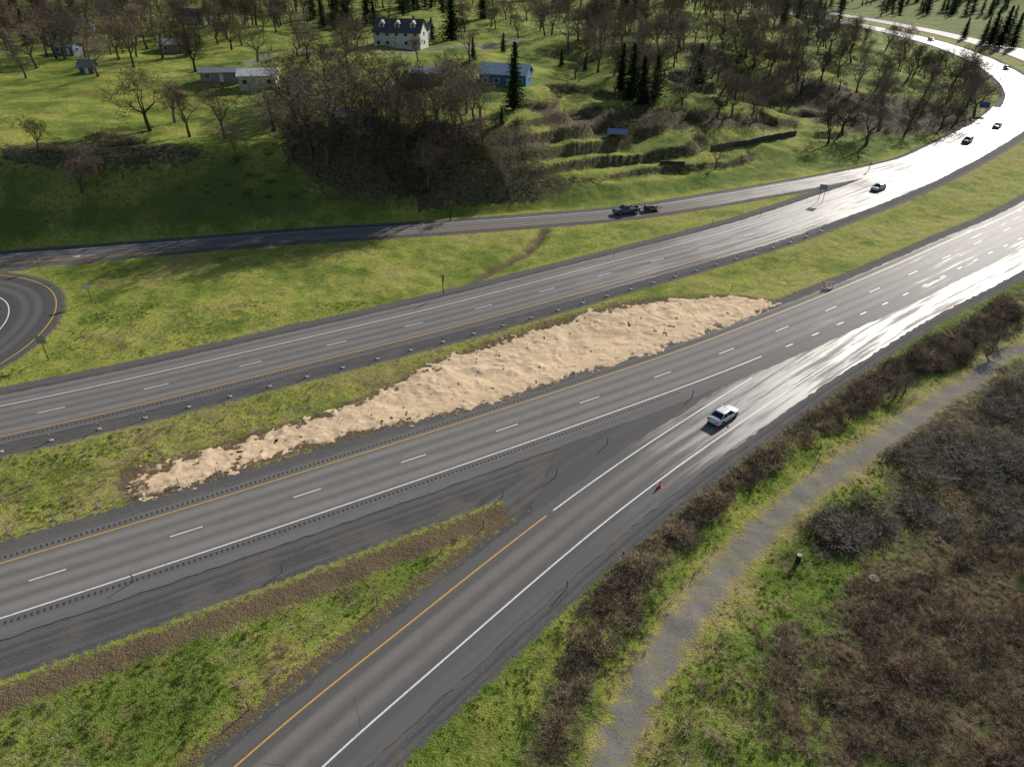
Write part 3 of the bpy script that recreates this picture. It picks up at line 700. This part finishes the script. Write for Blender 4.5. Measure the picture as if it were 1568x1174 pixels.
scatter("distant_conifer_trees", np.c_[xx, yy, Hs(xx, yy)][ic], rng.uniform(.8, 1.4, ic.sum()), [srcobj(m) for m in cons_far])
scatter("distant_bare_trees", np.c_[xx, yy, Hs(xx, yy)][~ic], rng.uniform(.7, 1.2, (~ic).sum()), [srcobj(m) for m in oaks_far])

# ------------------------------------------------------------------ houses
mGlass = simple("window_glass", (.02, .025, .03), .1, .6, .1); mTrim = simple("white_trim", (.7, .7, .68), .6)
def house(name, px, py, L, D_, wh, rh, rz, wall, roof, dormers=0, floors=1, chim=False, windows=4):
    x, y, z = P(px, py); e = empty(name, (x, y, z-.2), rz)
    mw = simple(name+"_siding", wall, .8); mr_ = simple(name+"_roofing", roof, .55, .4, .15, 1.)
    mb = MB(); mb.box((0, 0, wh/2-.4), (L, D_, wh+.8))
    for sx in (-1, 1):
        X0 = sx*(L/2-.05); mb.add([(X0, -D_/2, wh), (X0, D_/2, wh), (X0, 0, wh+rh)], [(0, 1, 2)])
    mb.obj("walls", [mw], e)
    rb = MB(); o_ = .5; t = .18; sl_ = rh/(D_/2)
    for s_ in (-1, 1):
        a = (-L/2-o_, s_*(D_/2+o_), wh-o_*sl_+.02); b = (L/2+o_, s_*(D_/2+o_), wh-o_*sl_+.02); c = (L/2+o_, 0, wh+rh+.02); d = (-L/2-o_, 0, wh+rh+.02)
        V = [a, b, c, d]+[(q[0], q[1], q[2]+t) for q in (a, b, c, d)]
        rb.add(V, [(0, 3, 2, 1), (4, 5, 6, 7), (0, 1, 5, 4), (1, 2, 6, 5), (3, 0, 4, 7)] if s_ < 0 else [(0, 1, 2, 3), (7, 6, 5, 4), (4, 5, 1, 0), (5, 6, 2, 1), (7, 4, 0, 3)])
    rb.obj("roof", [mr_], e)
    wb = MB(); tb = MB()
    for f in range(floors):
        zc = 1.5+f*2.7
        for i in range(windows):
            xx_ = -L/2+L*(i+.5)/windows
            for s_ in (-1, 1):
                if f == 0 and i == windows//2 and s_ < 0: tb.box((xx_, s_*(D_/2+.03), 1.05), (1., .06, 2.1)); continue
                tb.box((xx_, s_*(D_/2+.02), zc), (1.5, .05, 1.3)); wb.box((xx_, s_*(D_/2+.05), zc), (1.2, .05, 1.05))
        for s_ in (-1, 1):
            tb.box((s_*(L/2+.02), 0, zc), (.05, 1.5, 1.3)); wb.box((s_*(L/2+.05), 0, zc), (.05, 1.2, 1.05))
    wb.obj("windows", [mGlass], e); tb.obj("trim_and_door", [mTrim], e)
    for i in range(dormers):
        xx_ = -L/2+L*(i+.5)/dormers; db = MB(); yb = -D_/4-.6; zb = wh+rh*.35
        db.box((xx_, yb+.8, zb+.5), (1.8, 2.2, 1.6)); db.add([(xx_-.95, yb-.3, zb+1.3), (xx_+.95, yb-.3, zb+1.3), (xx_, yb-.3, zb+2.1)], [(0, 1, 2)]); db.obj("dormer", [mw], e)
        d2 = MB(); d2.add([(xx_-1.2, yb-.6, zb+1.15), (xx_, yb-.6, zb+2.2), (xx_, yb+2.6, zb+2.2), (xx_-1.2, yb+2.6, zb+1.15), (xx_+1.2, yb-.6, zb+1.15), (xx_+1.2, yb+2.6, zb+1.15)], [(0, 1, 2, 3), (1, 4, 5, 2)]); d2.obj("dormer_roof", [mr_], e)
        d3 = MB(); d3.box((xx_, yb-.33, zb+.6), (.9, .06, .9)); d3.obj("dormer_window", [mGlass], e)
    if chim:
        c = MB(); c.box((L*.3, .5, wh+rh), (.9, .9, 2.2)); c.obj("chimney", [simple("chimney_brick", (.25, .12, .08))], e)
    return e
house("white_farmhouse", 615, 70, 17, 9, 5.0, 3.6, math.radians(-12), (.6, .6, .57), (.09, .085, .085), 3, 2, True, 5)
house("white_garage", 643, 58, 9, 7, 3.2, 2., math.radians(-12), (.6, .6, .58), (.2, .2, .2), windows=2)
house("manufactured_home", 398, 130, 9.5, 7, 3., 1.2, math.radians(8), (.62, .57, .42), (.62, .62, .60), windows=3)
house("long_shed", 343, 122, 11, 5, 2.4, .8, math.radians(8), (.3, .28, .25), (.26, .26, .25), windows=3)
house("blue_house", 775, 128, 13, 8, 3.2, 2.0, math.radians(-14), (.04, .17, .33), (.50, .54, .58), windows=4)
house("blue_cottage", 655, 126, 9, 6, 2.8, 1.2, math.radians(-5), (.05, .13, .25), (.45, .5, .52), windows=3)
house("small_cabin", 137, 112, 4, 3, 2.4, 1.4, math.radians(5), (.16, .12, .09), (.2, .22, .25), windows=1)
house("grey_house", 112, 50, 14, 8, 3, 2, 0.1, (.3, .32, .36), (.3, .31, .34), windows=4)
house("garden_shed", 105, 82, 7, 5, 2.6, 1.2, -.1, (.12, .17, .25), (.2, .24, .28), windows=2)
house("roadside_shop", 540, 192, 10, 6, 2.6, 1., math.radians(4), (.2, .2, .2), (.22, .23, .25), windows=3)
house("barn", 268, 78, 9, 6, 2.6, 1.4, .2, (.3, .25, .2), (.35, .35, .35), windows=2)
house("hilltop_house", 300, 35, 13, 8, 3.4, 2.2, -.2, (.4, .38, .35), (.16, .13, .12), windows=4)
x, y, z = P(945, 217); e = empty("blue_roof_shelter", (x, y, z), -.2)
mb = MB()
for a in (-2, 2):
    for b in (-1.5, 1.5): mb.box((a, b, 1.1), (.18, .18, 2.4))
mb.box((0, 1.5, 1.1), (4, .1, 2.)); mb.box((-1.2, 0, .6), (1.4, 1.8, 1.2)); mb.obj("posts_and_wall", [simple("shelter_wood", (.2, .12, .07))], e)
mb = MB(); mb.add([(-2.5, -2.1, 2.2), (2.5, -2.1, 2.2), (2.5, 0, 3.1), (-2.5, 0, 3.1), (2.5, 2.1, 2.2), (-2.5, 2.1, 2.2)], [(0, 1, 2, 3), (3, 2, 4, 5)]); mb.obj("roof", [simple("blue_metal_roof", (.02, .10, .25), .5)], e)
def wall(name, pxs, h, mat):
    pts = [P(*a) for a in pxs]; mb = MB()
    for i in range(len(pts)-1):
        a = Vector(pts[i]); b = Vector(pts[i+1]); n = max(2, int((b-a).length/2.5))
        for k_ in range(n):
            p = a.lerp(b, k_/n); q = a.lerp(b, (k_+1)/n); zz = float(max(Hs(p.x, p.y), Hs(q.x, q.y))); c = (p+q)/2
            mb.box((c.x, c.y, zz+h/2-.6), ((q-p).length+.002, .35, h+1.2), 0, math.atan2(q.y-p.y, q.x-p.x))
    return mb.obj(name, [mat], bevel=.03)
mWl = simple("retaining_wall_block", (.06, .055, .05), .9)
wall("retaining_wall", [(1088, 232), (1150, 222), (1218, 208)], 1.4, mWl); wall("retaining_wall", [(1010, 252), (1048, 256)], .9, mWl)

# ------------------------------------------------------------------ vehicles
mTire = simple("tire_rubber", (.02, .02, .02), .8); mRim = simple("alloy_rim", (.4, .4, .42), .35, .5, .1, 5, .8)
mTail = simple("tail_light_red", (.5, .02, .02), .2); mHead = simple("headlight_lens", (.7, .7, .7), .15); mCG = simple("car_glass", (.012, .015, .018), .06, .7, .1); mBlk = simple("black_trim", (.02, .02, .02), .5)
def loft(mb, st, mi=0):
    n = len(st[0][1]); V = []; F = []
    for x_, ring in st: V += [(x_, a, c) for a, c in ring]
    for i in range(len(st)-1):
        for k_ in range(n): F.append((i*n+k_, i*n+(k_+1) % n, (i+1)*n+(k_+1) % n, (i+1)*n+k_))
    F.append(tuple(range(n))[::-1]); F.append(tuple((len(st)-1)*n+k_ for k_ in range(n)))
    mb.add(V, F, mi)
def ring(hw, zb, zs, cr=.06):
    h = [(hw*.86, zb), (hw*.98, zb+.12), (hw, (zb+zs)*.52), (hw*.96, zs-.04), (hw*.86, zs+.01), (hw*.4, zs+cr)]
    return [(-a, b) for a, b in h]+h[::-1]
def vehicle(name, kind, col, loc, rz):
    e = empty(name, loc, rz); mp = M(name+"_paint", .28, .5); mp.col(mp.mix(mp.mr(mp.noise(40, 2), .4, .6), tuple(c*.96 for c in col), col)); mp.b.inputs['Coat Weight'].default_value = .6; mp = mp.m
    truck = kind == 'pickup'
    if truck: L2, hw, zb, wr, wb_ = 2.9, .98, .42, .40, 1.75
    elif kind == 'suv': L2, hw, zb, wr, wb_ = 2.35, .94, .28, .37, 1.4
    else: L2, hw, zb, wr, wb_ = 2.36, .92, .2, .33, 1.42
    bz = {'sedan': .92, 'suv': 1.08, 'pickup': 1.15}[kind]
    mb = MB()
    if truck:
        S = [(-L2, hw*.96, .0), (-L2+.08, hw, 0), (-.55, hw, 0), (1.0, hw, .02), (1.3, hw*.98, .03), (2.5, hw*.95, -.03), (2.8, hw*.88, -.14), (2.9, hw*.8, -.3)]
        loft(mb, [(x_, ring(w_, zb, (bz+dz) if x_ > -.6 else bz-.32, .03)) for x_, w_, dz in S])
        for sy in (-1, 1): mb.box((-1.76, sy*(hw-.06), bz-.16), (2.3, .11, .42))
        mb.box((-2.87, 0, bz-.16), (.09, hw*1.9, .42)); mb.box((-.58, 0, bz-.13), (.1, hw*1.9, .44))
    else:
        S = [(-L2, hw*.72, -.22), (-L2+.12, hw*.88, -.06), (-L2+.45, hw*.97, .02), (-1.0, hw, .03), (.3, hw, 0), (1.0, hw*.99, -.02), (1.7, hw*.96, -.1), (2.1, hw*.86, -.19), (L2, hw*.64, -.34)]
        loft(mb, [(x_, ring(w_, zb+(.08 if abs(x_) > 2 else 0), bz+dz)) for x_, w_, dz in S])
    mb.obj("body", [mp], e, True)
    if truck: gb, gt, ht = (-.5, 1.25), (-.38, .62), 1.85
    elif kind == 'suv': gb, gt, ht = (-2.15, 1.1), (-1.75, .35), 1.68
    else: gb, gt, ht = (-1.85, 1.2), (-.95, .28), 1.44
    w0, w1 = hw*.9, hw*.68; z0 = bz-.03; zt = ht-.05
    gm = MB(); V = [(gb[0], -w0, z0), (gb[1], -w0, z0), (gb[1], w0, z0), (gb[0], w0, z0), (gt[0], -w1, zt), (gt[1], -w1, zt), (gt[1], w1, zt), (gt[0], w1, zt)]
    gm.add(V, [(0, 1, 5, 4), (1, 2, 6, 5), (2, 3, 7, 6), (3, 0, 4, 7), (4, 5, 6, 7)]); gm.obj("windows", [mCG], e)
    rf = MB(); loft(rf, [(gt[0]-.08, [(-w1*.9, zt), (-w1*.5, zt+.03), (w1*.5, zt+.03), (w1*.9, zt), (w1*.8, zt-.02), (-w1*.8, zt-.02)]), (gt[0]+.1, [(-w1*1.03, zt), (-w1*.6, zt+.07), (w1*.6, zt+.07), (w1*1.03, zt), (w1, zt-.02), (-w1, zt-.02)]),
        (gt[1]-.1, [(-w1*1.03, zt), (-w1*.6, zt+.07), (w1*.6, zt+.07), (w1*1.03, zt), (w1, zt-.02), (-w1, zt-.02)]), (gt[1]+.06, [(-w1*.95, zt-.02), (-w1*.6, zt+.02), (w1*.6, zt+.02), (w1*.95, zt-.02), (w1*.9, zt-.04), (-w1*.9, zt-.04)])])
    for sy in (-1, 1):
        rf.tube((gb[1], sy*w0, z0), (gt[1], sy*w1, zt), .045, .04, 4); rf.tube((gb[0], sy*w0, z0), (gt[0], sy*w1, zt), .07, .05, 4)
        xm = (gb[0]+gb[1])/2-.1; xt = (gt[0]+gt[1])/2; rf.tube((xm, sy*(w0+.01), z0), (xt, sy*(w1+.01), zt), .04, .035, 4)
        rf.box((gb[1]-.25, sy*(hw+.08), bz+.08), (.18, .2, .13))
    rf.obj("roof_and_pillars", [mp], e, False)
    for i, (wx, sy) in enumerate(((wb_, 1), (wb_, -1), (-wb_, 1), (-wb_, -1))):
        wm_ = MB(); wm_.tube((wx, sy*(hw-.2), wr), (wx, sy*(hw+.012), wr), wr, wr, 20, 0, True); wm_.tube((wx, sy*(hw+.0), wr), (wx, sy*(hw+.025), wr), wr*.62, wr*.55, 12, 1, True); wm_.obj("wheel_%d" % (i+1), [mTire, mRim], e)
        am_ = MB(); am_.tube((wx, sy*(hw-.1), wr+.03), (wx, sy*(hw+.004), wr+.03), wr+.07, wr+.06, 20, 0, True); am_.obj("wheel_arch_%d" % (i+1), [mBlk], e)
    lb = MB()
    for sy in (-1, 1):
        lb.box((-L2+.05, sy*hw*.72, bz-.13), (.16, .36, .13), 0); lb.box((L2-.2, sy*hw*.72, bz-.36), (.22, .34, .12), 1)
    lb.box((-L2+.03, 0, bz-.38), (.1, .5, .14), 1); lb.box((-L2+.02, 0, zb+.12), (.14, hw*1.5, .16), 2); lb.box((L2-.05, 0, zb+.14), (.14, hw*1.2, .18), 2)
    lb.obj("lights_and_bumpers", [mTail, mHead, mBlk], e)
    return e
def head(poly, x, y):
    i = np.argmin(np.hypot(poly[:, 0]-x, poly[:, 1]-y)); i = min(max(i, 1), len(poly)-2); d = poly[i+1]-poly[i-1]; return math.atan2(d[1], d[0])
x, y = G(1107, 641); vehicle("white_sedan_car", 'sedan', (.8, .8, .79), (x, y, ZR), head(RC, x, y))
x, y = G(958, 327); hE = head(E, x, y); vehicle("pickup_truck", 'pickup', (.10, .12, .13), (x, y, ZE), hE+math.pi)
x2 = x+6.1*math.cos(hE); y2 = y+6.1*math.sin(hE); e = empty("flatbed_trailer", (x2, y2, ZE), hE+math.pi)
mb = MB(); mb.box((-.1, 0, .62), (4., 1.9, .1)); mb.tube((1.8, .6, .6), (3.1, 0, .55), .05, .05, 5); mb.tube((1.8, -.6, .6), (3.1, 0, .55), .05, .05, 5)
for sy in (-1, 1):
    mb.box((-.1, sy*.93, 1.0), (4., .05, .06))
    for a in (-2, -1, 0, 1, 1.85): mb.box((a, sy*.93, .82), (.06, .05, .4))
mb.obj("deck_and_rails", [simple("trailer_steel", (.05, .05, .05), .6)], e)
mb = MB()
for a in (-.45, .4):
    for sy in (-1, 1): mb.tube((a, sy*.98, .34), (a, sy*1.16, .34), .34, .34, 16, 0, True)
mb.obj("wheels", [mTire], e)
mb = MB(); mb.box((.9, 0, .95), (1.3, 1.2, .55)); mb.box((-.6, .2, .85), (.9, .8, .35), 0, .4); mb.obj("cargo", [simple("cargo_brown", (.10, .06, .05))], e, bevel=.06)
def vb(name, kind, col, px, py, poly, rev, z=ZA):
    x, y = G(px, py); vehicle(name, kind, col, (x, y, z), head(poly, x, y)+(math.pi if rev else 0))
vb("silver_car", 'sedan', (.45, .46, .48), 1344, 291, B, True); vb("grey_suv", 'suv', (.12, .12, .13), 1480, 219, B, True); vb("dark_car", 'sedan', (.05, .05, .06), 1526, 196, B, True); vb("dark_car", 'suv', (.06, .06, .07), 1540, 107, B, True)
vb("white_van", 'suv', (.6, .6, .6), 1425, 63, B, True)

# ------------------------------------------------------------------ signs, posts
mSt = simple("galvanised_steel", (.28, .28, .29), .5, .5, .15, 4, .5); mWd = simple("sign_post_wood", (.14, .10, .07)); mSb = simple("sign_back_aluminium", (.35, .36, .37), .5, .5, .1, 2, .4)
mBl = simple("blue_sign_face", (.02, .12, .4), .4); mRd = simple("red_plastic", (.6, .03, .03), .5); mWh = simple("white_plastic", (.75, .75, .75), .5); mOr = simple("orange_plastic", (.8, .16, .02), .5)
def sign(name, px, py, w_, h_, hh, face, rz=0., two=False, post=None):
    x, y, z = P(px, py); e = empty(name, (x, y, z), rz); mb = MB()
    for a in ((-w_*.3, w_*.3) if two else (0,)): mb.box((a, 0, hh/2-.2), (.1, .1, hh+.4))
    mb.obj("post", [post or mWd], e)
    mb = MB(); mb.box((0, -.08, hh-h_/2+.1), (w_, .04, h_), 0); mb.box((0, -.105, hh-h_/2+.1), (w_*.88, .01, h_*.8), 1); mb.obj("panel", [mSb, face], e, bevel=.01)
sign("road_sign", 141, 462, .8, 1.1, 3.2, mWh, .1); sign("road_sign", 75, 551, 1.2, 1.2, 3.8, mSb, .2); sign("exit_gore_sign", 1256, 309, 1.6, 1.2, 3.8, mSb, -.4, True)
sign("milepost_sign", 679, 451, .35, 1.4, 3.5, mDk, .9); sign("blue_highway_sign", 1503, 176, 3., 2., 4, mBl, -.5, True); sign("speed_sign", 1330, 262, .6, .8, 2.2, mSb, .2)
sign("road_sign", 62, 412, .7, .9, 2.6, mSb, .2)
def delin(px, py, h=1.25):
    x, y, z = P(px, py); mb = MB(); mb.box((0, 0, h/2-.1), (.1, .05, h+.2), 0); mb.box((0, -.03, h-.14), (.09, .02, .2), 1); o = mb.obj("delineator_post", [mSt, mWh]); o.location = (x, y, z); o.rotation_euler = (0, 0, .5)
for a in ((740, 808), (852, 728), (578, 925), (381, 1086), (1016, 514), (432, 875), (205, 890), (940, 394), (1165, 330), (1090, 345), (868, 900), (1253, 705), (1120, 445), (1060, 608), (770, 760), (930, 680)): delin(*a)
for px in (1264, 1272):
    x, y, z = P(px, 441); e = empty("striped_barricade", (x, y, z), .5); mb = MB()
    for a in (-.5, .5): mb.box((a, 0, .55), (.07, .07, 1.1), 1); mb.box((a, 0, .04), (.07, .9, .07), 1)
    for r_ in range(3):
        for k_ in range(6): mb.box((-.6+.24*k_, -.06, .45+.3*r_), (.235, .04, .2), (k_+r_) % 2)
    mb.obj("rails", [mRd, mWh], e)
x, y, z = P(1010, 745); mb = MB(); mb.tube((0, 0, .03), (0, 0, .75), .2, .05, 14, 0, True); mb.tube((0, 0, .35), (0, 0, .5), .137, .105, 14, 1); mb.box((0, 0, .02), (.5, .5, .05), 0); o = mb.obj("traffic_cone", [mOr, mWh]); o.location = (x, y, z+.03)
cb = bpy.data.objects.new("cable_barrier", None); scene.collection.objects.link(cb)
cp = B[(B[:, 0] > -85) & (B[:, 0] < 60)]; cp = offs(cp, -7.2)
pm = MB(); pd = MB()
for i in range(0, len(cp), 5):
    q = cp[i]; a = head(cp, *q); z = float(Hs(*q)); pm.box((q[0], q[1], z+.45), (.07, .09, 1.), 0, a); pd.box((q[0], q[1], z+.06), (.42, .42, .12), 0, a+.0); pd.box((q[0], q[1], z+.86), (.11, .13, .16), 0, a)
pm.obj("posts", [mSt], cb); pd.obj("concrete_pads", [simple("pad_concrete", (.5, .5, .48))], cb)
cm = MB()
for h in (.5, .65, .8):
    for i in range(0, len(cp)-5, 5):
        a, b = cp[i], cp[i+5]; cm.tube((*a, float(Hs(*a))+h), (*b, float(Hs(*b))+h), .013, .013, 4)
cm.obj("cables", [mSt], cb)
cb2 = bpy.data.objects.new("cable_barrier", None); scene.collection.objects.link(cb2)
cp = offs(A[(A[:, 0] > -65) & (A[:, 0] < -28)], 8.2); pm = MB()
for i in range(0, len(cp), 4):
    q = cp[i]; z = float(Hs(*q)); pm.box((q[0], q[1], z+.4), (.07, .09, .9), 0, .5); pm.box((q[0], q[1], z+.05), (.4, .4, .1), 0, .5)
for h in (.5, .75):
    for i in range(0, len(cp)-4, 4): a, b = cp[i], cp[i+4]; pm.tube((*a, float(Hs(*a))+h), (*b, float(Hs(*b))+h), .013, .013, 4)
pm.obj("posts_and_cables", [mSt], cb2)
x, y, z = P(1221, 860); mb = MB(); mb.tube((0, 0, -.1), (0, 0, .9), .24, .24, 18, 0, True); mb.tube((0, 0, .9), (0, 0, .98), .26, .24, 18, 1, True); o = mb.obj("standpipe", [mBlk, simple("pipe_cap", (.2, .2, .2))]); o.location = (x, y, z)
x, y, z = P(1338, 886); mb = MB(); mb.tube((0, 0, -.1), (0, 0, .10), .48, .46, 24, 0, True); mb.tube((0, 0, .10), (0, 0, .13), .3, .29, 20, 1, True); o = mb.obj("manhole", [simple("manhole_concrete", (.2, .19, .18)), simple("manhole_lid", (.13, .13, .13), .8)]); o.location = (x, y, z+.05)
x, y = G(128, 392); a = head(E, x, y)+math.pi; mb = MB()
def rot(L_): return [(x+u*math.cos(a)-v*math.sin(a), y+u*math.sin(a)+v*math.cos(a), ZE+.007) for u, v in L_]
mb.add(rot([(-2.2, -.12), (.6, -.12), (.6, .12), (-2.2, .12)]), [(0, 1, 2, 3)]); mb.add(rot([(.6, -.55), (2., 0), (.6, .55)]), [(0, 1, 2)]); mb.obj("pavement_arrow", [mW], mk)
print("objects", len(bpy.data.objects))
